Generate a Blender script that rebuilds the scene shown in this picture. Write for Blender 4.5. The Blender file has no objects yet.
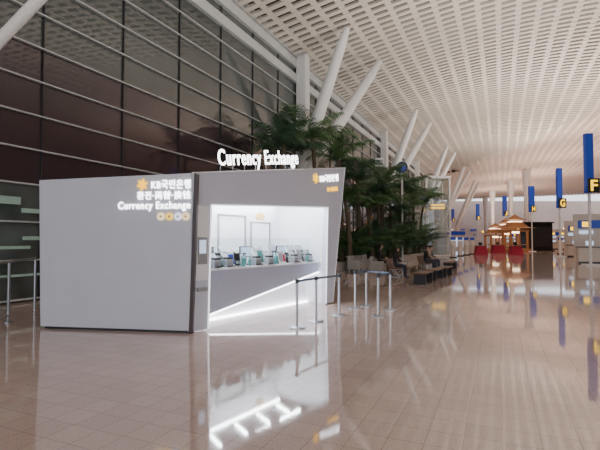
import bpy, bmesh, math, random
from mathutils import Vector, Matrix
random.seed(7)
D=bpy.data
scene=bpy.context.scene
COL=scene.collection
# ---------------------------------------------------------------- materials
def mat(name,col,rough=0.5,metal=0.0,emit=None,es=0.0,var=0.06,scale=8.0,spec=0.5,bump=0.0):
    m=D.materials.new(name); m.use_nodes=True
    nt=m.node_tree; b=nt.nodes['Principled BSDF']
    b.inputs['Roughness'].default_value=rough
    b.inputs['Metallic'].default_value=metal
    b.inputs['Specular IOR Level'].default_value=spec
    n=nt.nodes.new('ShaderNodeTexNoise'); n.inputs['Scale'].default_value=scale
    tc=nt.nodes.new('ShaderNodeTexCoord'); nt.links.new(tc.outputs['Object'],n.inputs['Vector'])
    r=nt.nodes.new('ShaderNodeValToRGB')
    r.color_ramp.elements[0].position=0.3; r.color_ramp.elements[1].position=0.7
    r.color_ramp.elements[0].color=tuple(c*(1-var) for c in col)+(1,)
    r.color_ramp.elements[1].color=tuple(min(1,c*(1+var)) for c in col)+(1,)
    nt.links.new(n.outputs['Fac'],r.inputs['Fac']); nt.links.new(r.outputs['Color'],b.inputs['Base Color'])
    if bump:
        bp=nt.nodes.new('ShaderNodeBump'); bp.inputs['Strength'].default_value=bump
        nt.links.new(n.outputs['Fac'],bp.inputs['Height']); nt.links.new(bp.outputs['Normal'],b.inputs['Normal'])
    if emit:
        b.inputs['Emission Color'].default_value=tuple(emit)+(1,); b.inputs['Emission Strength'].default_value=es
    return m
M={}
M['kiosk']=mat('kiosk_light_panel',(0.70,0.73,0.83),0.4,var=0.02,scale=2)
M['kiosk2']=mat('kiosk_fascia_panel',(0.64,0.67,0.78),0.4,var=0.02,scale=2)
M['maroon']=mat('dark_reveal',(0.06,0.035,0.04),0.3)
M['white']=mat('white_laminate',(0.9,0.91,0.95),0.4,var=0.01)
M['kceil']=mat('kiosk_ceiling_grey',(0.08,0.08,0.09),0.6,var=0.01)
M['counter']=mat('counter_panel',(0.46,0.50,0.61),0.4,var=0.02)
M['led']=mat('led_white',(1,1,1),0.5,emit=(0.93,0.96,1),es=10)
M['ledsoft']=mat('led_edge_soft',(1,1,1),0.5,emit=(0.95,0.97,1),es=1.3)
M['tube']=mat('led_tube',(1,1,1),0.5,emit=(0.90,0.95,1),es=60)
M['signw']=mat('sign_white_glow',(1,1,1),0.5,emit=(1,1,1),es=6)
M['signy']=mat('sign_yellow_glow',(1,0.6,0.02),0.5,emit=(1,0.55,0.01),es=1.8)
M['dark']=mat('dark_plastic',(0.03,0.03,0.035),0.35)
M['grey']=mat('grey_plastic',(0.35,0.36,0.38),0.4)
M['steel']=mat('brushed_steel',(0.45,0.47,0.5),0.3,metal=0.9,var=0.03,scale=30)
M['strut']=mat('white_painted_steel',(0.85,0.85,0.85),0.4,var=0.02)
M['belt']=mat('belt_fabric',(0.12,0.16,0.22),0.8)
M['wood']=mat('stained_wood_lit',(0.35,0.15,0.06),0.5,var=0.2,emit=(0.5,0.2,0.07),es=0.15)  # faint emission stands in for light falling on the pavilion wood
M['trunk']=mat('palm_bark',(0.12,0.09,0.06),0.9,var=0.4,scale=20,bump=0.5)
M['leaf']=mat('palm_leaf',(0.085,0.175,0.06),0.5,var=0.4,scale=3)
M['leaf2']=mat('palm_leaf_dark',(0.045,0.105,0.05),0.5,var=0.4,scale=3)
M['planter']=mat('planter_stone',(0.42,0.40,0.38),0.5,var=0.1)
M['soil']=mat('soil',(0.05,0.035,0.025),0.95,var=0.4)
M['blue']=mat('blue_sign_panel',(0.008,0.04,0.28),0.4,emit=(0.01,0.05,0.40),es=0.25)
M['yel']=mat('yellow_sign_face',(0.9,0.6,0.02),0.5,emit=(1,0.58,0.01),es=2.2)
M['red']=mat('red_counter',(0.42,0.02,0.06),0.5)
M['black']=mat('black_panel',(0.008,0.008,0.01),0.3)
M['skin']=mat('skin',(0.55,0.34,0.25),0.6,var=0.05)
M['hair']=mat('hair',(0.015,0.012,0.01),0.5)
M['warmw']=mat('warm_white_panel',(0.7,0.62,0.55),0.5)
M['screen']=mat('lit_screen',(0.5,0.6,0.7),0.3,emit=(0.6,0.75,1),es=1.0)
M['teal']=mat('teal_plastic',(0.08,0.28,0.27),0.4)
M['silver']=mat('silver_plastic',(0.38,0.40,0.44),0.35,metal=0.3)
M['warmlamp']=mat('warm_lamp',(1,0.8,0.6),0.5,emit=(1,0.75,0.5),es=5)
M['endwall']=mat('end_wall_stone',(0.5,0.38,0.33),0.6,var=0.1,scale=0.2)
M['benchseat']=mat('bench_seat_wood',(0.17,0.10,0.07),0.5,var=0.2)
M['armchair']=mat('armchair_fabric',(0.45,0.43,0.42),0.8)
M['green']=mat('pale_green_glint',(0.2,0.32,0.28),0.5,emit=(0.5,0.62,0.5),es=0.16)  # emission painted as greenish highlights on the low panes
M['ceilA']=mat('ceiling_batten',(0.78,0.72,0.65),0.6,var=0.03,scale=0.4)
M['ceilB']=mat('ceiling_batten_lit',(0.82,0.70,0.63),0.6,var=0.03,scale=0.4)  # same battens past the ridge, warm uplighting put into the colour
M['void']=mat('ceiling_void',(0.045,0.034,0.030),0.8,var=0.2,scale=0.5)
M['voidB']=mat('ceiling_void_lit',(0.2,0.15,0.13),0.8,var=0.2,scale=0.5)  # void past the ridge, lightened to look lit from below
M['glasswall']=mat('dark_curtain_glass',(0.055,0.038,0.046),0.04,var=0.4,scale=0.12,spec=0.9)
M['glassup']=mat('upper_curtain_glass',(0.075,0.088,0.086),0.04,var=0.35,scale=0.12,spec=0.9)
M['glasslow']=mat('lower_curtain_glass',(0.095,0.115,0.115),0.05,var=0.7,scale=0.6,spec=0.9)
M['transom']=mat('transom_aluminium',(0.60,0.63,0.64),0.4,metal=0.0)
def clearglass(name,tint,fac):
    m=D.materials.new(name); m.use_nodes=True; nt=m.node_tree; nt.nodes.clear()
    o=nt.nodes.new('ShaderNodeOutputMaterial'); mx=nt.nodes.new('ShaderNodeMixShader')
    t=nt.nodes.new('ShaderNodeBsdfTransparent'); g=nt.nodes.new('ShaderNodeBsdfGlossy')
    t.inputs['Color'].default_value=tint; g.inputs['Roughness'].default_value=0.03
    mx.inputs['Fac'].default_value=fac
    nt.links.new(t.outputs[0],mx.inputs[1]); nt.links.new(g.outputs[0],mx.inputs[2]); nt.links.new(mx.outputs[0],o.inputs[0])
    return m
M['glass']=clearglass('clear_glass',(0.85,0.92,0.9,1),0.12)

# floor material: polished granite tiles
def floormat():
    m=D.materials.new('polished_granite_tiles'); m.use_nodes=True; nt=m.node_tree; b=nt.nodes['Principled BSDF']
    L=nt.links; N=nt.nodes.new
    tc=N('ShaderNodeTexCoord'); mp=N('ShaderNodeMapping'); mp.inputs['Rotation'].default_value=(0,0,math.radians(23.9))
    L.new(tc.outputs['Object'],mp.inputs['Vector'])
    br=N('ShaderNodeTexBrick'); br.offset=0; br.inputs['Scale'].default_value=1
    br.inputs['Brick Width'].default_value=0.3; br.inputs['Row Height'].default_value=0.3
    br.inputs['Mortar Size'].default_value=0.004; br.inputs['Mortar Smooth'].default_value=0.4
    br.inputs['Color1'].default_value=(0.63,0.485,0.44,1); br.inputs['Color2'].default_value=(0.575,0.44,0.40,1)
    br.inputs['Mortar'].default_value=(0.36,0.27,0.24,1)
    L.new(mp.outputs[0],br.inputs['Vector'])
    n=N('ShaderNodeTexNoise'); n.inputs['Scale'].default_value=60; n.inputs['Detail'].default_value=3
    L.new(tc.outputs['Object'],n.inputs['Vector'])
    r=N('ShaderNodeValToRGB'); r.color_ramp.elements[0].position=0.35; r.color_ramp.elements[0].color=(0.8,0.8,0.8,1)
    r.color_ramp.elements[1].position=0.6; r.color_ramp.elements[1].color=(1.08,1.08,1.08,1)
    L.new(n.outputs['Fac'],r.inputs[0])
    mx=N('ShaderNodeMix'); mx.data_type='RGBA'; mx.blend_type='MULTIPLY'; mx.inputs[0].default_value=0.8
    L.new(br.outputs['Color'],mx.inputs[6]); L.new(r.outputs[0],mx.inputs[7]); L.new(mx.outputs[2],b.inputs['Base Color'])
    b.inputs['Roughness'].default_value=0.05; b.inputs['Specular IOR Level'].default_value=1.0; b.inputs['IOR'].default_value=1.6
    return m
M['floor']=floormat()

# ---------------------------------------------------------------- helpers
def mkobj(name,verts,faces,mats,fm=None,parent=None,smooth=False):
    me=D.meshes.new(name); me.from_pydata([tuple(v) for v in verts],[],faces); me.update()
    ms=mats if isinstance(mats,list) else [mats]
    for m in ms: me.materials.append(m)
    if fm:
        for p,i in zip(me.polygons,fm): p.material_index=i
    if smooth:
        for p in me.polygons: p.use_smooth=True
    o=D.objects.new(name,me); COL.objects.link(o)
    if parent: o.parent=parent
    return o
def empty(name,loc=(0,0,0)):
    o=D.objects.new(name,None); COL.objects.link(o); o.location=loc; o.empty_display_size=0.2
    return o
class MB:
    """mesh accumulator"""
    def __init__(s): s.v=[]; s.f=[]; s.m=[]
    def add(s,vs,fs,mi=0,T=None):
        k=len(s.v)
        s.v+= [ (T@Vector(v) if T else Vector(v)) for v in vs]
        s.f+= [tuple(i+k for i in f) for f in fs]; s.m+=[mi]*len(fs)
    def box(s,c,d,mi=0,T=None,rz=0,bev=0):
        bm=bmesh.new(); bmesh.ops.create_cube(bm,size=1)
        bmesh.ops.scale(bm,vec=d,verts=bm.verts)
        if bev: bmesh.ops.bevel(bm,geom=bm.edges[:],offset=bev,segments=2,affect='EDGES',profile=0.5)
        R=Matrix.Translation(c)@Matrix.Rotation(rz,4,'Z')
        bm.verts.index_update()
        vs=[R@v.co for v in bm.verts]; fs=[[v.index for v in f.verts] for f in bm.faces]; bm.free()
        s.add(vs,fs,mi,T)
    def tube(s,pts,rad,n=10,mi=0,T=None,cap=True):
        pts=[Vector(p) for p in pts]
        if not isinstance(rad,(list,tuple)): rad=[rad]*len(pts)
        vs=[];fs=[]
        for i,p in enumerate(pts):
            t=(pts[min(i+1,len(pts)-1)]-pts[max(i-1,0)]).normalized()
            ref=Vector((1,0,0)) if abs(t.x)<0.9 else Vector((0,1,0))
            a=t.cross(ref).normalized(); b=t.cross(a)
            for k in range(n):
                an=2*math.pi*k/n
                vs.append(p+(a*math.cos(an)+b*math.sin(an))*rad[i])
        for i in range(len(pts)-1):
            for k in range(n):
                fs.append((i*n+k,i*n+(k+1)%n,(i+1)*n+(k+1)%n,(i+1)*n+k))
        if cap:
            fs.append(tuple(range(n))[::-1]); fs.append(tuple((len(pts)-1)*n+k for k in range(n)))
        s.add(vs,fs,mi,T)
    def prism(s,poly,ex,mi=0,T=None):
        n=len(poly); ex=Vector(ex)
        vs=[Vector(p) for p in poly]+[Vector(p)+ex for p in poly]
        fs=[tuple(range(n)),tuple(range(n,2*n))[::-1]]+[(i,(i+1)%n,n+(i+1)%n,n+i) for i in range(n)]
        s.add(vs,fs,mi,T)
    def obj(s,name,mats,parent=None,smooth=False):
        o=mkobj(name,s.v,s.f,mats,s.m,parent,smooth)
        bm=bmesh.new(); bm.from_mesh(o.data); bmesh.ops.recalc_face_normals(bm,faces=bm.faces); bm.to_mesh(o.data); bm.free()
        return o
def textobj(name,s,origin,xdir,zdir,width,height,material,parent=None,ext=0.02,bold=0.0,space=1.0):
    cu=D.curves.new(name+'_c','FONT'); cu.body=s; cu.extrude=0.0; cu.offset=bold; cu.resolution_u=4; cu.space_character=space
    t=D.objects.new(name+'_t',cu); COL.objects.link(t)
    bpy.context.view_layer.update()
    dg=bpy.context.evaluated_depsgraph_get()
    me=D.meshes.new_from_object(t.evaluated_get(dg)); D.objects.remove(t)
    xs=[v.co.x for v in me.vertices]; ys=[v.co.y for v in me.vertices]
    if not xs: return None
    x0,x1,y0,y1=min(xs),max(xs),min(ys),max(ys)
    X=Vector(xdir).normalized(); Z=Vector(zdir).normalized(); Nn=X.cross(Z)
    sx=width/(x1-x0); sy=height/(y1-y0)
    bm=bmesh.new(); bm.from_mesh(me)
    r=bmesh.ops.extrude_face_region(bm,geom=bm.faces[:])
    for e in r['geom']:
        if isinstance(e,bmesh.types.BMVert): e.co.z+=1
    for v in bm.verts:
        p=Vector(origin)+X*((v.co.x-x0)*sx)+Z*((v.co.y-y0)*sy)+Nn*(v.co.z*ext)
        v.co=p
    bmesh.ops.recalc_face_normals(bm,faces=bm.faces)
    bm.to_mesh(me); bm.free(); me.name=name; me.materials.clear(); me.materials.append(material)
    o=D.objects.new(name,me); COL.objects.link(o)
    if parent: o.parent=parent
    return o
CH=1.7; F=450.0; HY=240
def gp(px,py):
    Y=CH*F/(py-HY); return Vector(((px-300)*Y/F,Y,0))
def pt(px,py,Y): return Vector(((px-300)*Y/F,Y,CH-(py-HY)*Y/F))

# ---------------------------------------------------------------- hall frame
W0=Vector((-13.1,0,0)); dd=Vector((0.406,0.914,0)).normalized(); nn=Vector((0.914,-0.406,0)).normalized()
def PU(p,u,z=0): v=W0+dd*p+nn*u; v.z=z; return v
mkobj('floor',[(-60,-30,0),(140,-30,0),(140,200,0),(-60,200,0)],[(0,1,2,3)],M['floor'])
def wx(Y): return -13.1+0.444*Y
def zc(P):
    X,Y=P.x,P.y
    xr=30.0; w=wx(Y); a=max(xr-w,6)
    if X<xr:
        t=max(0,min(1,(X-w)/a)); return 13.4+1.4*t+1.3*math.sin(math.pi*t)
    return 14.8+2.5*(1-math.exp(-(X-xr)/14))
def ceiling():
    cb=MB(); pitch=0.66; w=0.31; du=1.9
    p=-26.0
    while p<185:
        u=-0.2 if p<106 else -45.0
        pe=p+w
        while u<75:
            u2=u+du
            q=[PU(p,u),PU(p,u2),PU(pe,u2),PU(pe,u)]
            for a in q: a.z=zc(a)
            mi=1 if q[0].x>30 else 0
            up0=q[0]+Vector((0,0,0.15)); up1=q[1]+Vector((0,0,0.15))
            cb.add(q+[up0,up1],[(0,1,2,3),(0,4,5,1)],mi)
            u=u2
        p+=pitch
    u=-0.2
    while u<75:
        p=-26.0
        while p<185:
            q=[PU(p,u),PU(p,u+0.33),PU(p+2.85,u+0.33),PU(p+2.85,u)]
            for a in q: a.z=zc(a)+0.03
            upv=[q[0]+Vector((0,0,0.15)),q[3]+Vector((0,0,0.15))]
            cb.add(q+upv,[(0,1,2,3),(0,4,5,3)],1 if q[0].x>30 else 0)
            p+=2.85
        u+=1.1
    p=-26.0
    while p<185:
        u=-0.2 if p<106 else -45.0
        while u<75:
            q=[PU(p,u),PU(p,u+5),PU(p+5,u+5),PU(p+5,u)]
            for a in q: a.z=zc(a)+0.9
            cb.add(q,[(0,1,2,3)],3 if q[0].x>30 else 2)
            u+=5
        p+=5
    mkobj('ceiling',cb.v,cb.f,[M['ceilA'],M['ceilB'],M['void'],M['voidB']],cb.m)
ceiling()
# ---------------------------------------------------------------- glass wall (left)
def wall():
    root=empty('wall_left')
    g=MB(); PE=107
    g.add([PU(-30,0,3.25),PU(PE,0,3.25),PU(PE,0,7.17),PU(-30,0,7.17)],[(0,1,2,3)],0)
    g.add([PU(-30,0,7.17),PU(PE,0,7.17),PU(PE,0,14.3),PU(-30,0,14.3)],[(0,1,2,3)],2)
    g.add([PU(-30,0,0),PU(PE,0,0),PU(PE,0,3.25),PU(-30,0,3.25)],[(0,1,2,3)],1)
    a=PU(PE,0); b=Vector((46,150,0)); c=Vector((52,185,0))
    for s,e in ((a,b),(b,c)):
        g.add([s,e,e+Vector((0,0,18)),s+Vector((0,0,18))],[(0,1,2,3)],0)
    g.obj('glazing',[M['glasswall'],M['glasslow'],M['glassup']],root)
    t=MB()
    zs=[0.08,1.15,2.2,3.25]+[3.25+i*0.98 for i in range(1,11)]+[13.7]
    ang=math.atan2(dd.y,dd.x)
    for z in zs:
        c=PU((PE-30)/2,0.05,z); t.box(c,(PE+30,0.12 if z<12 else 0.3,0.04 if z<12 else 0.5),0,rz=ang)
    p=-28
    while p<PE:
        t.box(PU(p,0.03,7),(0.035,0.06,14),1,rz=ang); p+=3.0
    t.obj('transoms_and_mullions',[M['transom'],M['dark']],root)
    for i,Yc in enumerate((28.8,49.3,69,88)):
        P=Vector((wx(Yc)+0.5,Yc,0)); c=MB()
        c.box(P+Vector((0,0,7)),(0.7,0.7,13.9),0,rz=ang,bev=0.06); c.box(P+Vector((0,0,0.1)),(0.9,0.9,0.2),0,rz=ang)
        c.obj('trim_%d'%(i+1),[M['strut']])
wall()
for k in range(0,5):
    off=Vector((8.2,16.3,0))*k
    r=MB(); base=Vector((-0.5,28,4.4))+off
    for top in (Vector((2.7,25.5,13.9)),Vector((5.5,30.7,14.0))):
        tp=top+off
        r.tube([base,base.lerp(tp,0.1),base.lerp(tp,.5),base.lerp(tp,0.9),tp],[0.18,0.27,0.37,0.29,0.18],14)
    b0=base+Vector((-0.3,0.1,0)); b0.z=0
    r.tube([b0,base+Vector((0,0,0.1))],[0.4,0.3],14)
    r.box(b0+Vector((0,0,0.08)),(1.1,1.1,0.16),0,bev=0.03)
    r.obj('roof_strut',[M['strut']])
r=MB(); base=Vector((-7.92,9,3.78))
for tp in (Vector((-2.1,12,13.6)),Vector((-5.5,5.5,13.9))):
    r.tube([base,base.lerp(tp,0.1),base.lerp(tp,.5),base.lerp(tp,0.9),tp],[0.1,0.12,0.14,0.13,0.1],14)
r.tube([Vector((-7.92,9,0)),base],[0.2,0.15],14); r.box((-7.92,9,0.06),(.6,.6,.12),0,bev=.02)
r.obj('roof_strut',[M['strut']])
ew=MB()
ew.add([(0,182,0),(140,182,0),(140,182,17.5),(0,182,17.5)],[(0,1,2,3)],0)
ew.obj('wall_far',[M['endwall']])
wr=MB(); a=PU(-26,74);b=PU(190,74)
wr.add([a,b,b+Vector((0,0,17.5)),a+Vector((0,0,17.5))],[(0,1,2,3)]); wr.obj('wall_right',[M['endwall']])

# ---------------------------------------------------------------- kiosk
K=empty('currency_exchange_kiosk')
A=Vector((-1.97,8.23,0)); f=Vector((0.5855,0.8107,0)).normalized(); inn=Vector((-f.y,f.x,0)); up=Vector((0,0,1))
def FP(s,z,d=0.0): return A+f*s+inn*d+up*z
zr=lambda s:2.93+0.147*s
fr=MB(); th=inn*0.14
top_l=FP(-0.02,zr(0)); top_r=FP(5.53,zr(5.53))
bl=FP(0.0,0.03); blr=FP(0.40,0.03); ilt=FP(0.46,2.37); irt=FP(4.62,2.56); irb=FP(4.52,0.03); orb=FP(4.86,0.03)
fr.prism([bl,blr,ilt,top_l],th); fr.prism([top_l,ilt,irt,top_r],th); fr.prism([irt,irb,orb,top_r],th)
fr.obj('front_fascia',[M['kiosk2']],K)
et=MB()
et.tube([ilt-inn*0.01,irt-inn*0.01],0.014,6,1); et.tube([ilt-inn*0.01,blr-inn*0.01],0.014,6,1); et.tube([irt-inn*0.01,irb-inn*0.01],0.014,6,1)
et.tube([top_l-inn*0.01,top_r-inn*0.01],0.014,6,0); et.tube([orb-inn*0.01,top_r-inn*0.01],0.012,6,0)
et.obj('frame_edge_trim',[M['white'],M['ledsoft']],K)
C=Vector((-4.98,8.69,0)); l=(C-A).normalized(); linn=Vector((-l.y,l.x,0)); 
if linn.y<0: linn=-linn
def LP(s,z,d=0.0): return A+l*s+linn*d+up*z
Ll=(C-A).length
sd=MB(); sd.prism([LP(0.05,0.05),LP(Ll,0.05),LP(Ll+0.08,2.86),LP(-0.04,2.93)],linn*0.1)
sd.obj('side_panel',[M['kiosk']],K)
pl=MB(); pl.prism([LP(0.1,0.0,0.05),LP(Ll-0.05,0.0,0.05),LP(Ll-0.05,0.06,0.05),LP(0.1,0.06,0.05)],linn*0.1)
pl.obj('side_plinth',[M['dark']],K)
rv=MB(); rv.prism([LP(0.05,0.0,-0.01),LP(-0.02,0.0,-0.01),LP(-0.10,2.90,-0.01),LP(-0.03,2.93,-0.01)],linn*0.08)
rv.obj('corner_reveal',[M['maroon']],K)
Bk=FP(4.8,0,2.3); Ck=LP(Ll,0,0.1); 
bk=MB()
bk.prism([Ck,Bk,Bk+up*3.4,Ck+up*2.86],inn*-0.08)
e0=FP(4.86,0,0.14); e1=Bk
bk.prism([e0,e1,e1+up*3.4,FP(5.5,3.72,0.14)],f*-0.06)
bk.obj('rear_walls',[M['kiosk']],K)
rf=MB(); rf.add([LP(-0.04,2.90,0.1),FP(5.5,3.70,0.1),Bk+up*3.4,Ck+up*2.86],[(0,1,2,3)])
rf.obj('roof_panel',[M['grey']],K)
it=MB()
ZC=2.82; DB=1.75
it.add([FP(0.1,0,DB),FP(4.75,0,DB),FP(4.75,ZC,DB),FP(0.1,ZC,DB)],[(0,1,2,3)])
it.add([FP(0.1,ZC,0.14),FP(4.75,ZC+0.02,0.14),FP(4.75,ZC+0.02,DB),FP(0.1,ZC,DB)],[(0,1,2,3)],1)
it.add([FP(0.1,0,0.14),FP(0.1,0,DB),FP(0.1,ZC,DB),FP(0.1,ZC,0.14)],[(0,1,2,3)])
it.add([FP(4.75,0,0.14),FP(4.75,0,DB),FP(4.75,ZC,DB),FP(4.75,ZC,0.14)],[(0,1,2,3)])
it.obj('interior_lining',[M['white'],M['kceil']],K)
ct=MB()
s0,s1=0.11,4.74; d0=0.38
ct.prism([FP(s0,1.08,d0-0.06),FP(s1,1.08,d0-0.06),FP(s1,1.12,d0-0.06),FP(s0,1.12,d0-0.06)],inn*0.62,1)
ct.prism([FP(s0,0.10,d0),FP(s1,0.84,d0),FP(s1,1.08,d0),FP(s0,1.08,d0)],inn*0.06,0)
ct.prism([FP(s0,0.02,d0+0.45),FP(s1,0.02,d0+0.45),FP(s1,1.08,d0+0.45),FP(s0,1.08,d0+0.45)],inn*0.04,1)
ct.obj('service_counter',[M['counter'],M['white']],K)
ls=MB(); ls.prism([FP(s0,0.075,d0-0.01),FP(s1,0.815,d0-0.01),FP(s1,0.84,d0-0.01),FP(s0,0.10,d0-0.01)],inn*0.05)
ls.prism([FP(s0,1.02,d0+0.38),FP(s1,1.02,d0+0.38),FP(s1,1.05,d0+0.38),FP(s0,1.05,d0+0.38)],inn*0.05)
ls.prism([FP(s0,0.0,d0+0.36),FP(s1,0.0,d0+0.36),FP(s1,0.03,d0+0.36),FP(s0,0.03,d0+0.36)],inn*0.05)
ls.obj('counter_led_strip',[M['led']],K)
tb=MB()
def tube2(sa,da,sb,db): tb.tube([FP(sa,ZC-0.05,da),FP(sb,ZC-0.05,db)],0.03,8)
tube2(0.4,0.30,4.5,0.30)
for s in (1.0,2.2,3.4): tube2(s,0.62,s+0.8,0.62)
for s in (0.7,1.5,2.3,3.1,3.9): tube2(s,0.75,s+0.25,1.35)
tube2(0.4,1.55,4.5,1.55)
tb.obj('ceiling_light_tubes',[M['tube']],K)
gl=MB(); gl.add([FP(0.12,1.12,0.62),FP(4.7,1.12,0.62),FP(4.7,1.75,0.62),FP(0.12,1.75,0.62)],[(0,1,2,3)])
gl.obj('counter_glass_screen',[M['glass']],K)
ib=MB()
def bframe(sa,sb,za,zb,w=0.025,mi=0):
    for (a,b,c,d_) in ((sa,sb,za,za+w),(sa,sb,zb-w,zb),(sa,sa+w,za,zb),(sb-w,sb,za,zb)):
        ib.prism([FP(a,c,DB-0.05),FP(b,c,DB-0.05),FP(b,d_,DB-0.05),FP(a,d_,DB-0.05)],inn*0.05,mi)
bframe(2.3,3.3,0.02,2.35); bframe(3.5,4.3,1.3,2.2)
for s in (0.9,1.6): ib.prism([FP(s,0.1,DB-0.02),FP(s+0.015,0.1,DB-0.02),FP(s+0.015,2.8,DB-0.02),FP(s,2.8,DB-0.02)],inn*0.02,0)
ib.prism([FP(3.55,1.35,DB-0.03),FP(4.25,1.35,DB-0.03),FP(4.25,2.15,DB-0.03),FP(3.55,2.15,DB-0.03)],inn*0.02,1)
ib.obj('back_wall_door_and_board',[M['grey'],M['white']],K)
ov=MB(); n=24
poly=[FP(2.95+0.16*math.cos(2*math.pi*i/n),2.28+0.10*math.sin(2*math.pi*i/n),0.9) for i in range(n)]
ov.prism(poly,inn*0.04,0); ov.tube([FP(2.95,2.37,0.92),FP(2.95,ZC,0.92)],0.006,6,1)
ov.obj('oval_hanging_sign',[mat('oval_sign_cream',(0.8,0.6,0.25),0.5),M['steel']],K)
jt=MB()
jt.prism([FP(0.06,0.95,-0.012),FP(0.37,0.95,-0.012),FP(0.405,2.34,-0.012),FP(0.06,2.34,-0.012)],inn*0.01,3)
jt.prism([FP(0.12,1.25,-0.03),FP(0.34,1.25,-0.03),FP(0.34,1.75,-0.03),FP(0.12,1.75,-0.03)],inn*0.025,0)
jt.prism([FP(0.15,1.45,-0.035),FP(0.31,1.45,-0.035),FP(0.31,1.70,-0.035),FP(0.15,1.70,-0.035)],inn*0.01,1)
jt.prism([FP(0.10,0.75,-0.06),FP(0.34,0.75,-0.06),FP(0.34,0.82,-0.06),FP(0.10,0.82,-0.06)],inn*0.06,0)
jt.obj('jamb_terminal',[M['grey'],M['screen'],M['dark'],M['white']],K)
def machine(kind,s,d,parent,sc=1.1):
    o=FP(s,1.12,d); T=Matrix.Translation(o)@Matrix(((f.x,inn.x,0,0),(f.y,inn.y,0,0),(0,0,1,0),(0,0,0,1)))@Matrix.Scale(sc,4)
    m=MB()
    if kind==0:
        m.box((0,0,0.09),(0.22,0.22,0.18),0,T,bev=0.02); m.box((0,-0.02,0.20),(0.18,0.16,0.05),1,T,bev=0.01)
        m.prism([(-0.10,0.05,0.18),(-0.10,0.12,0.32),(-0.10,0.10,0.32),(-0.10,0.0,0.18)],(0.20,0,0),0,T)
        m.box((0,-0.115,0.12),(0.14,0.01,0.05),2,T); m.box((0,-0.14,0.03),(0.18,0.1,0.02),1,T)
        nm='banknote_counter'
    elif kind==1:
        m.box((0,0,0.01),(0.2,0.16,0.02),1,T,bev=0.005); m.tube([(0,0.02,0.02),(0,0.02,0.12)],0.018,8,1,T)
        m.box((0,0,0.22),(0.24,0.03,0.18),1,T,bev=0.008); m.box((0,-0.017,0.22),(0.22,0.004,0.15),6,T)
        nm='rate_monitor'
    elif kind==2:
        m.box((0,0,0.01),(0.16,0.1,0.02),3,T); m.prism([(-0.08,-0.02,0.02),(-0.08,0.04,0.28),(-0.08,0.05,0.28),(-0.08,0.0,0.02)],(0.16,0,0),3,T)
        m.prism([(-0.06,-0.03,0.05),(-0.06,0.02,0.24),(-0.06,0.028,0.24),(-0.06,-0.02,0.05)],(0.12,0,0),4,T)
        nm='leaflet_stand'
    else:
        m.tube([(0,0,0),(0,0,0.13),(0,0,0.15),(0,0,0.16),(0,0,0.20)],[0.035,0.035,0.02,0.012,0.012],12,5,T)
        m.box((0,-0.02,0.205),(0.02,0.07,0.015),1,T)
        nm='hand_sanitizer_bottle'
    m.obj(nm,[M['silver'],M['dark'],M['grey'],M['white'],[M['teal'],M['red'],M['blue'],M['grey']][int(s*10)%4],M['dark'] if int(s*9)%2 else M['teal'],[M['screen'],M['grey'],M['dark']][int(s*7)%3]],parent)
seq=[0,2,3,0,1,0,2,0,3,0,1,2,0,0,3,2,0,1,0,2,0,3,0]
for i,k in enumerate(seq):
    machine(k,0.32+i*0.19,(0.76 if k in(0,1) else 0.44),K,sc=(1.4 if i%3 else 1.15))
for k,s in [(0,0.45),(3,0.62),(3,0.8),(0,1.02),(3,1.2),(0,1.38),(1,1.66),(2,1.9),(3,2.1),(0,2.3),(3,2.5),(0,2.75),(1,3.05),(2,3.35),(3,3.5),(0,3.75),(1,3.95),(3,4.15),(0,4.4)]: machine(k,s,0.5,K,sc=0.95)
tilt=(FP(1,zr(1))-FP(0,zr(0))).normalized(); tup=(up-tilt*up.dot(tilt)).normalized()
textobj('rooftop_lettering','Currency Exchange',FP(0.66,zr(0.66)+0.03,0.0),tilt,tup,2.66,0.42,M['signw'],K,ext=0.02,bold=0.012,space=1.14)
rl=MB(); rl.tube([FP(0.66,zr(0.66)+0.01,0.05),FP(3.3,zr(3.3)+0.01,0.05)],0.015,6)
for i in range(8):
    s=0.75+i*0.35; rl.tube([FP(s,zr(s)-0.1,0.06),FP(s,zr(s)+0.12,0.06)],0.01,6)
rl.obj('lettering_support_rail',[M['grey']],K)
def star(name,c,X,Z,r,parent):
    m=MB(); Nn=X.cross(Z)
    for i in range(6):
        a=math.pi*i/3+0.3; dv=X*math.cos(a)+Z*math.sin(a); pv=X*-math.sin(a)+Z*math.cos(a)
        m.prism([c+dv*r*0.1-pv*r*0.1,c+dv*r*0.65-pv*r*0.22,c+dv*r,c+dv*r*0.65+pv*r*0.22,c+dv*r*0.1+pv*r*0.1],Nn*0.02)
    m.obj(name,[M['signy']],parent)
star('fascia_star_mark',FP(4.04,3.28,-0.01),tilt,tup,0.14,K)
textobj('fascia_bank_lettering','KB국민은행',FP(4.26,3.20,-0.005),tilt,tup,0.92,0.19,M['signw'],K,ext=0.01,bold=0.004,space=1.1)
textobj('fascia_small_lettering','환전·両替·换钱',FP(4.60,2.98,-0.005),tilt,tup,0.55,0.12,M['signy'],K,ext=0.01)
sx=-l
def SP(px,py):
    r=(px-300)/F
    s=(r*A.y-A.x)/(l.x-r*l.y); Y=A.y+l.y*s
    return LP(s,CH-(py-HY)*Y/F,-0.005)
def sidetext(nm,s,x0,x1,y0,y1,m_,bold=0.0,space=1.06):
    a=SP(x0,y1); b=SP(x1,y1); c=SP(x0,y0)
    textobj(nm,s,a,sx,up,(b-a).length,(c-a).length,m_,K,ext=0.008,bold=bold,space=space)
star('side_star_mark',SP(142,184.5),sx,up,0.115,K)
sidetext('side_bank_lettering','KB국민은행',151,190,180,189,M['signw'],0.004,1.1)
sidetext('side_translation_lettering','환전·両替·换钱',137,190,191.5,199.5,M['signw'],0.0,1.1)
sidetext('side_english_lettering','Currency Exchange',118,190,202,211.5,M['signw'],0.006,1.12)
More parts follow.
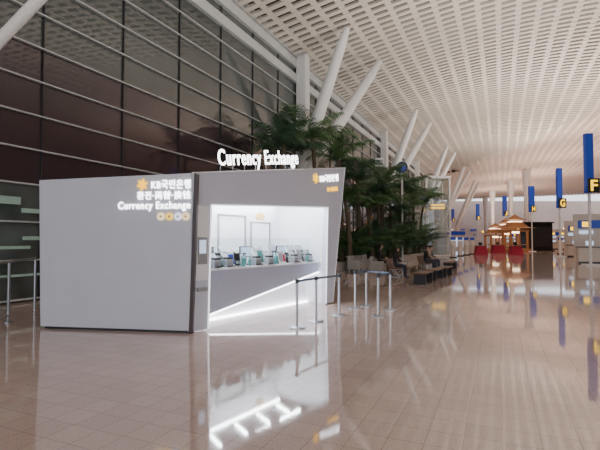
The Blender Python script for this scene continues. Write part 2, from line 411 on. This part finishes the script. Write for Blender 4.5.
ic=[mat('icon_glow',c_,0.5,emit=c_,es=1.2) for c_ in ((1,.8,.45),(1,.65,.1),(.85,.85,1),(1,.75,.4))]
for i,cx in enumerate((161,169.5,178,186)):
    m=MB(); c=SP(cx,216.5); r=0.07
    m.prism([c+sx*r*math.cos(2*math.pi*j/20)+up*r*math.sin(2*math.pi*j/20) for j in range(20)],linn*-0.02)
    m.prism([c+sx*r*.3*math.cos(2*math.pi*j/20)+up*r*.3*math.sin(2*math.pi*j/20)-linn*.02 for j in range(20)],linn*-0.003,1)
    m.obj('currency_icon',[ic[i],M['grey']],K)

# ---------------------------------------------------------------- stanchions
def stanchion(P,belt_to=None):
    m=MB(); P=Vector(P)
    m.tube([P+Vector((0,0,z)) for z in (0,0.012,0.03,0.045)],[0.165,0.165,0.11,0.035],24,0)
    m.tube([P+Vector((0,0,0.04)),P+Vector((0,0,0.86))],0.028,14,0)
    m.tube([P+Vector((0,0,z)) for z in (0.86,0.865,0.93,0.94)],[0.028,0.04,0.04,0.03],14,1)
    for q in (belt_to or []):
        q=Vector(q); v=(q-P).normalized(); side=Vector((-v.y,v.x,0))*0.003
        a=P+v*0.04;b=q-v*0.04
        a.z=b.z=0.875
        m.prism([a-side,b-side,b-side+up*0.045,a-side+up*0.045],side*2,2)
    m.obj('queue_stanchion',[M['steel'],M['dark'],M['belt']])
S=[gp(297,327),gp(316,321),gp(339,315),gp(355,308),gp(366,306),gp(378,316),gp(390,310)]
stanchion(S[0],[S[1]]); stanchion(S[1],[S[2]]); stanchion(S[2])
stanchion(S[3],[S[4]]); stanchion(S[4],[S[6]]); stanchion(S[5],[S[6]]); stanchion(S[6]); 

# ---------------------------------------------------------------- palms
def palm(name,loc,h,nf,L,e0,e1,lm,lw=0.045,trunk=True,seed=0,ns=16,lf=0.27,dr=(75,110)):
    rnd=random.Random(seed); m=MB(); loc=Vector(loc)
    lean=Vector((rnd.uniform(-.4,.4),rnd.uniform(-.4,.4),0))
    crown=loc+lean+Vector((0,0,h))
    if trunk:
        pts=[];rd=[]
        for i in range(22):
            t=i/21; pts.append(loc+lean*t*t+Vector((0,0,h*t))); rd.append((0.16-0.07*t)*(1.0+0.12*(i%2)))
        m.tube(pts,rd,10,0)
    for k in range(nf):
        az=2*math.pi*(k*0.618+rnd.uniform(-.04,.04)); el=math.radians(rnd.uniform(e0,e1)); Lk=L*rnd.uniform(0.8,1.1)
        p=Vector(crown if trunk else loc+Vector((rnd.uniform(-.3,.3),rnd.uniform(-.3,.3),0)))
        pts=[p.copy()]; step=Lk/ns; droop=math.radians(rnd.uniform(*dr))/ns
        for i in range(ns):
            v=Vector((math.cos(az)*math.cos(el),math.sin(az)*math.cos(el),math.sin(el)))
            p=p+v*step; pts.append(p.copy()); el-=droop*(0.4+1.2*i/ns)
        m.tube(pts,[0.022*(1-0.85*i/ns) for i in range(ns+1)],4,1,cap=False)
        side=Vector((-math.sin(az),math.cos(az),0))
        for i in range(2 if trunk else 4,ns+1):
            t=i/ns; ll=L*lf*math.sin(math.pi*(0.12+0.86*t))**0.7+0.05
            tang=(pts[i]-pts[i-1]).normalized()
            for sub in (0,0.5):
                b=pts[i-1].lerp(pts[i],sub)
                for sg in (-1,1):
                    dv=(side*sg+tang*0.8+Vector((0,0,-0.25+rnd.uniform(-.2,.2)))).normalized()
                    wv=tang*lw*0.5
                    mid=b+dv*ll*0.55+Vector((0,0,0.03)); tip=b+dv*ll+Vector((0,0,-0.15*ll/0.5))
                    m.add([b-wv,b+wv,mid+wv*1.2,mid-wv*1.2,tip],[(0,1,2,3),(3,2,4)],1)
    return mkobj(name,m.v,m.f,[M['trunk'],lm],m.m)
def crownpalm(px,py,Y,L=2.4,nf=16,seed=1,lm='leaf'):
    c=pt(px,py,Y); palm('palm_tree',(c.x,c.y,0.4),c.z-0.4,nf,L,15,80,M[lm],seed=seed,lw=0.04)
crownpalm(318,138,24,3.1,15,1); crownpalm(276,144,20.5,2.1,13,2,'leaf2'); crownpalm(342,160,26,2.6,13,3)
crownpalm(298,150,23,2.3,12,13,'leaf2')
crownpalm(360,180,27,2.4,13,4,'leaf2'); crownpalm(382,184,31,2.5,14,5); crownpalm(399,190,35,2.7,14,6,'leaf2'); crownpalm(414,196,40,2.8,14,7)
crownpalm(372,208,27,1.9,12,8); crownpalm(350,200,25,1.9,12,18); crownpalm(390,212,32,2.2,12,19,'leaf2')
crownpalm(406,208,37,2.6,14,21); crownpalm(419,206,43,2.8,14,22,'leaf2'); crownpalm(368,196,29,2.2,13,23,'leaf2'); crownpalm(398,222,34,2.3,13,24); crownpalm(380,200,30,2.2,13,25)
for i,(px,Y,L) in enumerate([(349,26,2.6),(358,27,2.8),(369,28,3.0),(379,30,3.2),(388,32,3.4),(397,34,3.4),(405,37,3.6),(412,40,3.6),(418,43,3.8),(354,28,3.6),(374,31,4.2),(386,33,4.2),(402,38,4.4),(392,33,3.0)]):
    x=(px-300)*Y/F
    palm('areca_palm',(x,Y,0.4),0,17,L,52,88,M['leaf2' if i%3 else 'leaf'],lw=0.05,trunk=False,seed=30+i,ns=14,lf=0.2)
pa=gp(338,271.5); pb=gp(430,257); dv=(pb-pa).normalized(); pn=Vector((-dv.y,dv.x,0)); Lp=(pb-pa).length; an=math.atan2(dv.y,dv.x)
pm=MB(); W=3.2
for (c,dm) in ((pa+dv*Lp/2,(Lp,0.25,0.5)),(pa+dv*Lp/2+pn*W,(Lp,0.25,0.5)),(pa+pn*W/2,(0.25,W+.25,0.5)),(pb+pn*W/2,(0.25,W+.25,0.5))):
    pm.box(c+up*0.25,dm,0,rz=an,bev=0.03)
pm.box(pa+dv*Lp/2+pn*W/2+up*0.2,(Lp-0.2,W-0.2,0.4),1,rz=an)
pm.obj('planter_box',[M['planter'],M['soil']])
pm=MB(); c=Vector((-0.3,22.8,0)); a2=math.radians(66)
for q,dm in (((0,-1.6),(6,0.25,0.5)),((0,1.6),(6,0.25,0.5)),((-3,0),(0.25,3.4,0.5)),((3,0),(0.25,3.4,0.5))):
    pm.box(c+Matrix.Rotation(a2,3,'Z')@Vector((q[0],q[1],0.25)),dm,0,rz=a2,bev=0.03)
pm.box(c+up*0.2,(5.8,3,0.4),1,rz=a2)
pm.obj('planter_box',[M['planter'],M['soil']])

# ---------------------------------------------------------------- benches / armchairs
def bench(P,rz,n=3):
    T=Matrix.Translation(P)@Matrix.Rotation(rz,4,'Z'); m=MB(); w=0.58
    tot=n*w
    m.box((0,0,0.33),(tot,0.06,0.05),1,T)
    for i in range(n):
        x=-tot/2+w*(i+.5)
        m.box((x,-0.02,0.42),(w-0.05,0.48,0.07),0,T,bev=0.02)
        m.prism([(x-w/2+.03,0.2,0.42),(x-w/2+.03,0.33,0.82),(x-w/2+.03,0.38,0.82),(x-w/2+.03,0.26,0.40)],(w-.06,0,0),0,T)
    for x in (-tot/2+.2,tot/2-.2):
        m.tube([(x,0,0.33),(x,-0.25,0.03)],0.02,8,1,T); m.tube([(x,0,0.33),(x,0.25,0.03)],0.02,8,1,T); m.box((x,0,0.02),(0.06,0.6,0.04),1,T)
    m.obj('bench',[M['benchseat'],M['steel']])
def lowbench(P,rz,L=1.8):
    T=Matrix.Translation(P)@Matrix.Rotation(rz,4,'Z'); m=MB()
    for i in range(4): m.box((0,-0.2+i*0.135,0.42),(L,0.12,0.05),0,T,bev=0.01)
    for x in (-L/2+.15,L/2-.15):
        m.box((x,0,0.2),(0.08,0.46,0.38),1,T); m.box((x,0,.01),(.12,.5,.02),1,T)
    m.obj('wooden_bench',[M['benchseat'],M['dark']])
def armchair(P,rz):
    T=Matrix.Translation(P)@Matrix.Rotation(rz,4,'Z'); m=MB()
    m.box((0,-0.03,0.30),(0.62,0.62,0.24),0,T,bev=0.05); m.box((0,0.30,0.5),(0.8,0.16,0.68),0,T,bev=0.05)
    for s in (-1,1): m.box((s*0.36,0,0.36),(0.14,0.7,0.48),0,T,bev=0.05)
    for a in (-.3,.3):
        for b in (-.28,.28): m.tube([(a,b,0.0),(a,b,0.2)],0.02,8,1,T)
    m.obj('armchair',[M['armchair'],M['steel']])
for i in range(3):
    armchair(pa+dv*(0.6+i*1.0)-pn*0.8,an)
bench(gp(398,276),an,3); lowbench(gp(423,283),an,1.5); lowbench(gp(434,279),an,1.6); lowbench(gp(444,276),an,1.7); bench(gp(428,270),an,4); lowbench(gp(450,269),an,2.0)

# ---------------------------------------------------------------- people
def person(P,rz,top,leg,lean=0.0,sc=1.0,longhair=False):
    V=[];E=[];R=[]
    def v(p,r,par=None):
        V.append(Vector(p));R.append(r)
        if par is not None:E.append((par,len(V)-1))
        return len(V)-1
    L=lean
    pel=v((0,0.02,0.53),(0.15,0.12)); sp=v((0,0.03-L*.3,0.72),(0.135,0.10),pel); ch=v((0,0.02-L*.7,0.94),(0.16,0.11),sp)
    ub=v((0,0.02-L,1.05),(0.11,0.09),ch); nk=v((0,0.0-L,1.13),(0.05,0.05),ub); hb=v((0,-0.02-L,1.19),(0.065,0.075),nk); hm=v((0,-0.03-L,1.27),(0.078,0.095),hb); ht=v((0,-0.02-L,1.345),(0.06,0.075),hm)
    nose=v((0,-0.125-L,1.255),(0.012,0.012),hm)
    for s in (-1,1):
        ear=v((s*0.08,-0.02-L,1.26),(0.012,0.02),hm)
        hip=v((s*0.09,-0.06,0.53),(0.095,0.095),pel); kn=v((s*0.13,-0.46,0.53),(0.065,0.065),hip); cf=v((s*0.135,-0.45,0.33),(0.055,0.055),kn); ak=v((s*0.14,-0.47,0.10),(0.038,0.04),cf)
        hl=v((s*0.14,-0.47,0.045),(0.04,0.035),ak); to=v((s*0.155,-0.64,0.035),(0.04,0.025),hl)
        sh=v((s*0.18,0.02-L,1.03),(0.065,0.065),ub); el=v((s*0.235,-0.06-L*.6,0.79),(0.045,0.045),sh); wr=v((s*0.12,-0.28-L*.3,0.70),(0.027,0.027),el)
        pm_=v((s*0.09,-0.34-L*.3,0.69),(0.036,0.018),wr)
        for i in range(4):
            k=(i-1.5)*0.02; ln=(0.07,0.08,0.075,0.06)[i]
            a=v((s*(0.075)-s*k*0.3+k*.7,-0.375-L*.3,0.688),(0.009,0.009),pm_); b=v((s*0.06+k,-0.375-L*.3-ln*.6,0.68),(0.008,0.008),a); v((s*0.055+k,-0.375-L*.3-ln*.8,0.655),(0.007,0.007),b)
        a=v((s*0.05,-0.335-L*.3,0.70),(0.011,0.011),pm_); v((s*0.03,-0.37-L*.3,0.70),(0.009,0.009),a)
    me=D.meshes.new('p'); me.from_pydata([tuple(x) for x in V],E,[]); o=D.objects.new('p_tmp',me); COL.objects.link(o)
    md=o.modifiers.new('s','SKIN'); 
    for i,sv in enumerate(me.skin_vertices[0].data): sv.radius=R[i]; sv.use_root=(i==0)
    md.use_smooth_shade=True; sb=o.modifiers.new('u','SUBSURF'); sb.levels=1; sb.render_levels=1
    bpy.context.view_layer.update(); dg=bpy.context.evaluated_depsgraph_get()
    m2=D.meshes.new_from_object(o.evaluated_get(dg)); D.objects.remove(o)
    root=empty('seated_person',P); root.rotation_euler=(0,0,rz); root.scale=(sc,)*3
    m2.materials.clear()
    for x in (top,leg,M['skin'],M['hair'],M['dark']): m2.materials.append(x)
    for p in m2.polygons:
        c=p.center; p.use_smooth=True
        if c.z>1.13:
            hair= c.z>1.31 or (c.y>-0.03-L and c.z>(1.10 if longhair else 1.2))
            p.material_index=3 if hair else 2
        elif c.z<0.075: p.material_index=4
        elif c.y<-0.30-L*.3 and c.z>0.63: p.material_index=2
        elif c.z<0.62: p.material_index=1
        else: p.material_index=0
    b=D.objects.new('body',m2); COL.objects.link(b); b.parent=root
    hm_=MB()
    hm_.tube([(0,0.005-L,1.2 if not longhair else 1.02),(0,0.02-L,1.26),(0,0.005-L,1.33),(0,-0.01-L,1.385),(0,-0.01-L,1.41)],[0.07,0.098,0.1,0.07,0.02],14,0)
    hm_.obj('hair',[M['hair']],root,smooth=True)
    e=MB()
    for s in (-1,1): e.tube([(s*0.03,-0.118-L,1.275),(s*0.03,-0.127-L,1.275)],0.009,8,0)
    e.box((0,-0.117-L,1.215),(0.04,0.01,0.008),1)
    e.obj('eyes_and_mouth',[M['dark'],M['red']],root)
    return root
cl1=mat('black_jacket',(0.02,0.02,0.025),0.8); cl2=mat('beige_coat',(0.42,0.32,0.25),0.8); cl3=mat('grey_jumper',(0.16,0.15,0.16),0.8); jn=mat('dark_jeans',(0.03,0.04,0.07),0.8)
b1=gp(398,276); person(b1-dv*0.55,an,cl1,jn,0.08,longhair=True)
b2=gp(428,270); person(b2-dv*0.3,an,cl2,jn,0.15); person(b2+dv*0.6,an,cl3,jn,0.05); person(b2-dv*0.85,an,cl1,jn,0.1)
person(gp(378,272.5),an+0.2,cl1,cl1,0.12,sc=1.08)
armchair(gp(378,272.5)+pn*0.02,an+0.2)

# ---------------------------------------------------------------- glass lift shaft
def lift():
    Y=48.; c=Vector(((435-300)*Y/F,Y,0)); m=MB(); w=2.4;h=8.2
    for a in (-1,1):
        for b in (-1,1): m.box(c+Vector((a*w/2,b*w/2,h/2)),(0.16,0.16,h),0)
    for z in (0.1,2.6,5.2,h):
        for a in (-1,1):
            m.box(c+Vector((a*w/2,0,z)),(0.12,w,0.14),0); m.box(c+Vector((0,a*w/2,z)),(w,0.12,0.14),0)
    m.box(c+Vector((0,0,h+0.1)),(w+.3,w+.3,0.12),0)
    for a in (-1,1):
        m.add([c+Vector((a*w/2,-w/2,0)),c+Vector((a*w/2,w/2,0)),c+Vector((a*w/2,w/2,h)),c+Vector((a*w/2,-w/2,h))],[(0,1,2,3)],1)
        m.add([c+Vector((-w/2,a*w/2,0)),c+Vector((w/2,a*w/2,0)),c+Vector((w/2,a*w/2,h)),c+Vector((-w/2,a*w/2,h))],[(0,1,2,3)],1)
    m.box(c+Vector((0,0,1.3)),(1.9,1.9,2.3),2,bev=0.05); m.box(c+Vector((0,-1.0,5.2)),(1.5,0.05,0.5),3)
    m.obj('glass_lift_shaft',[M['strut'],M['glass'],M['grey'],M['signy']])
lift()
def polesign(px,py,Y,r,mt,square=False):
    c=pt(px,py,Y); m=MB(); b=Vector((c.x,c.y+0.05,0))
    m.tube([b,b+Vector((0,0,c.z-(r*0.9)))],0.07,10,0); m.box(b+up*0.03,(0.5,0.5,0.06),0)
    if square: m.box(c,(r*2,0.12,r*2),1,bev=0.03); m.box(c-Vector((0,0.07,0)),(r*1.5,0.02,r*1.2),2)
    else:
        m.tube([c-Vector((0,0.08,0)),c+Vector((0,0.08,0))],r,24,1)
        m.tube([c-Vector((0,0.10,0)),c-Vector((0,0.08,0))],r*0.6,24,2)
    m.obj('pole_sign',[M['strut'],mt,M['blue'] if not square else M['grey']])
polesign(402.5,167,33,0.42,mat('navy_sign',(0.01,0.02,0.08),0.4)); polesign(380,162,33,0.32,M['strut'],True)

# ---------------------------------------------------------------- check-in islands with letter pylons
def pylon(px,y0,y1,Y,ltr,w=0.5):
    root=empty('check_in_island_sign')
    a=pt(px,y1,Y); b=pt(px,y0,Y); m=MB()
    h=b.z-a.z
    m.box((a.x,Y,a.z+h/2),(w,0.35,h),0,bev=0.03); m.tube([(a.x,Y,0),(a.x,Y,a.z)],0.09,12,1); m.box((a.x,Y,0.05),(0.9,0.6,0.1),1)
    bw=h*0.24
    m.box((a.x+0.15,Y-0.25,a.z+bw/2),(bw*0.8,0.1,bw),2,bev=0.02)
    m.obj('sign_blade',[M['blue'],M['strut'],M['black']],root)
    textobj('letter',ltr,(a.x+0.15-bw*.24,Y-0.31,a.z+bw*.12),(1,0,0),(0,0,1),bw*.48,bw*.76,M['yel'],root,ext=0.02,bold=0.02)
for q in ((590,133,193,30,'F'),(560,168,208,45,'G'),(532,186,212,66,'H'),(505,196,216,86,'J'),(478,204,220,108,'K'),(453,209,221,125,'L')): pylon(*q,w=0.5 if q[3]<50 else 0.8)
def island(P,L,name='check_in_counter',h=1.15):
    m=MB(); T=Matrix.Translation(P)@Matrix.Rotation(math.radians(-24),4,'Z')
    m.box((L/2,0,h/2),(L,0.9,h),0,T,bev=0.04); m.box((L/2,0,h+0.03),(L+.1,1.05,0.06),1,T); m.box((L/2,-0.47,0.06),(L,0.05,0.12),1,T)
    m.box((L/2,1.6,1.9),(L,0.3,3.6),2,T); m.box((L/2,1.42,2.9),(L*0.96,0.06,0.6),3,T)
    n=int(L/1.6)
    for i in range(n):
        x=0.8+i*1.6; m.box((x,0.0,h+0.32),(0.5,0.05,0.32),4,T); m.tube([(x,0.02,h+.05),(x,0.02,h+.2)],0.03,8,1,T)
        m.box((x,1.37,2.9),(0.5,0.03,0.4),5,T); m.box((x,1.37,2.3),(0.9,0.03,0.25),4,T)
    m.obj(name,[M['warmw'],M['dark'],M['warmw'],M['blue'],M['screen'],M['yel']])
island(Vector((20.6,33.5,0)),14); island(Vector((27.5,46.5,0)),18); island(Vector((39,66,0)),18); island(Vector((44,86,0)),18); island(Vector((49,108,0)),18)
def dbox():
    Y=70; x0=(527-300)*Y/F; x1=(552-300)*Y/F; h=1.7+17*Y/F; m=MB()
    m.box(((x0+x1)/2,Y+1,h/2),(x1-x0,2.4,h),0,bev=0.05); m.box(((x0+x1)/2,Y+1,h+.08),(x1-x0+.4,2.8,0.16),0); m.box(((x0+x1)/2,Y-0.25,h*.5),((x1-x0)*.85,0.06,h*.7),1); m.box(((x0+x1)/2,Y+1,0.06),(x1-x0+.3,2.7,0.12),1)
    m.obj('exhibition_booth',[M['black'],M['dark']])
dbox()
def redc(px,py,w=1.3):
    P=gp(px,py); m=MB(); m.prism([P+Vector((-w/2,0,0)),P+Vector((w/2,0,0)),P+Vector((w*.36,0,1.0)),P+Vector((-w*.36,0,1.0))],(0,0.8,0),0); m.box(P+Vector((0,.4,1.02)),(w*.8,.9,0.05),1,bev=0.02); m.box(P+Vector((0,0.5,1.28)),(.4,.06,.3),1); m.box(P+Vector((0,.5,1.1)),(.08,.06,.12),1)
    m.obj('red_service_counter',[M['red'],M['dark']])
for q in ((482,255,1.4),(499,253,1.8),(517,255,1.5)): redc(*q)
def pavilion(px,Y,w,h):
    x=(px-300)*Y/F; m=MB(); c=Vector((x,Y,0))
    m.box(c+up*0.2,(w+.6,w+.6,.4),0)
    for a in (-1,1):
        for b in (-1,1): m.tube([c+Vector((a*w*.42,b*w*.42,.4)),c+Vector((a*w*.42,b*w*.42,h*.58))],0.18,10,0)
    m.box(c+up*h*.58,(w,w,.25),0); m.box(c+up*1.0,(w*.8,w*.8,.1),0)
    def hip(z,ww,hh,tt):
        a=ww/2;b=tt/2
        prof=[(a,z),(a*.62,z+hh*.35),(b,z+hh)]
        vs=[];
        for r_,zz in prof:
            for sx_,sy_ in ((-1,-1),(1,-1),(1,1),(-1,1)): vs.append(c+Vector((sx_*r_,sy_*r_,zz+(0.25 if r_==a else 0))))
        fs=[(0,1,2,3)]
        for i in range(2):
            for k in range(4): fs.append((i*4+k,i*4+(k+1)%4,(i+1)*4+(k+1)%4,(i+1)*4+k))
        m.add(vs,fs,0)
    hip(h*.6,w*1.5,h*.22,w*.5); m.box(c+up*h*.82,(w*.5,w*.5,.3),1); hip(h*.84,w*.9,h*.2,.12)
    m.box(c+up*(h*.55),(w*.3,w*.3,.5),1)
    m.obj('wooden_pavilion',[M['wood'],M['warmlamp']])
pavilion(495,72,2.6,4.2); pavilion(515,69,3.0,5.4); pavilion(506,82,3.0,5.4)
def checkm(px,py):
    P=gp(px,py); m=MB(); m.box(P+up*0.04,(.6,.5,.08),1); m.box(P+up*0.6,(.42,.3,1.1),0,bev=.04); m.prism([P+Vector((-.25,-.2,1.1)),P+Vector((-.25,-.05,1.65)),P+Vector((-.25,.05,1.65)),P+Vector((-.25,.1,1.1))],(.5,0,0),0)
    m.box(P+Vector((0,0,1.85)),(.5,.1,.3),2)
    m.obj('self_check_in_machine',[M['warmw'],M['dark'],M['blue']])
for q in ((460,256),(466,255),(472,254),(453,257.5),(560,254),(569,252)): checkm(*q)
m=MB(); P=gp(457,249)
m.box(P+Vector((0,2,1.8)),(3.6,3.0,3.6),0,bev=.05); m.box(P+Vector((0,.45,3.0)),(3.4,.1,.7),1); m.box(P+Vector((0,.45,1.3)),(2.6,.1,1.6),2)
m.obj('information_booth',[M['warmw'],M['blue'],M['screen']])
fl=MB()
rr=random.Random(3)
for i in range(46):
    fl.box((30+rr.random()*95,181.8,2+rr.random()*4.5),(rr.choice([.8,1.5,2.5]),0.2,rr.choice([.4,.6])),rr.choice([0,0,0,1,2]))
fl.obj('wall_sign_lights',[M['warmlamp'],M['yel'],M['blue']])
for i,(x,y) in enumerate(((48,95),(54,115),(60,140),(66,160),(50,150))):
    m=MB(); m.tube([(x,y,0),(x,y,.3),(x,y,.35),(x,y,12),(x,y,17)],[.8,.8,.55,.55,1.0],20,0); m.obj('column',[M['strut']])

# ---------------------------------------------------------------- railing & painted window glints
rm=MB(); r0=gp(-60,345); r1=gp(10,322); n=4
for i in range(n+1):
    q=r0.lerp(r1,i/n); rm.tube([q,q+up*1.25],0.03,10,0); rm.tube([q,q+up*0.02],0.09,12,0)
for z in (1.25,0.15): rm.tube([r0+up*z,r1+up*z],0.025 ,8,0)
rm.add([r0+up*.2,r1+up*.2,r1+up*1.18,r0+up*1.18],[(0,1,2,3)],1)
r2=r1+Vector((-0.4,1.6,0)); rm.tube([r1+up*1.25,r2+up*1.25],.025,8,0); rm.tube([r2,r2+up*1.25],.03,10,0)
rm.obj('glass_railing',[M['steel'],M['glass']])
ang=math.atan2(dd.y,dd.x)
m=MB()
for (p,w,z,h,mi) in ((12.6,1.4,2.75,.2,0),(13.9,1.1,2.5,.12,0),(14.2,1.6,1.75,.1,0),(13.0,1.2,1.5,.08,0),(14.9,0.35,2.85,.12,1),(13.8,2.2,.75,.06,0),(12.2,.5,3.0,.14,2)):
    m.box(PU(p,0.19,z),(w,0.05,h),mi,rz=ang)
m.obj('window_glint_strips',[M['green'],M['yel'],M['blue']])  # glowing strips imitate greenish highlights and small lights in the panes

# ---------------------------------------------------------------- lights
def area(name,loc,rot,sx_,sy_,pw,col=(1,0.93,0.86)):
    l_=D.lights.new(name,'AREA'); l_.shape='RECTANGLE'; l_.size=sx_; l_.size_y=sy_; l_.energy=pw; l_.color=col
    o=D.objects.new(name,l_); COL.objects.link(o); o.location=loc; o.rotation_euler=rot; return o
for (x,y,pw) in ((30,36,1600),(37,52,2200),(45,75,3400),(52,100,4300),(58,130,4300)):
    area('island_uplight',(x,y,4.2),(math.pi,0,math.radians(-24)),12,1.5,pw,(1,0.76,0.62))
for p in (-14,6,26,46,68):
    q=PU(p,15,5.0); area('hall_ceiling_fill',q,(math.pi,0,math.radians(-24)),8,8,1650,(1,0.94,0.85))  # hovering panels added to brighten the ceiling, no fixture there
w=D.worlds.new('hall_ambient'); scene.world=w; w.use_nodes=True
bg=w.node_tree.nodes['Background']; bg.inputs[0].default_value=(0.86,0.91,1,1); bg.inputs[1].default_value=2.1
# ---------------------------------------------------------------- camera
cam=D.cameras.new('camera'); co=D.objects.new('camera',cam); COL.objects.link(co)
cam.lens=27; cam.sensor_width=36; cam.clip_end=600
co.location=(0,0,CH); co.rotation_euler=(math.radians(90)+math.atan(15/450),0,0)
scene.camera=co
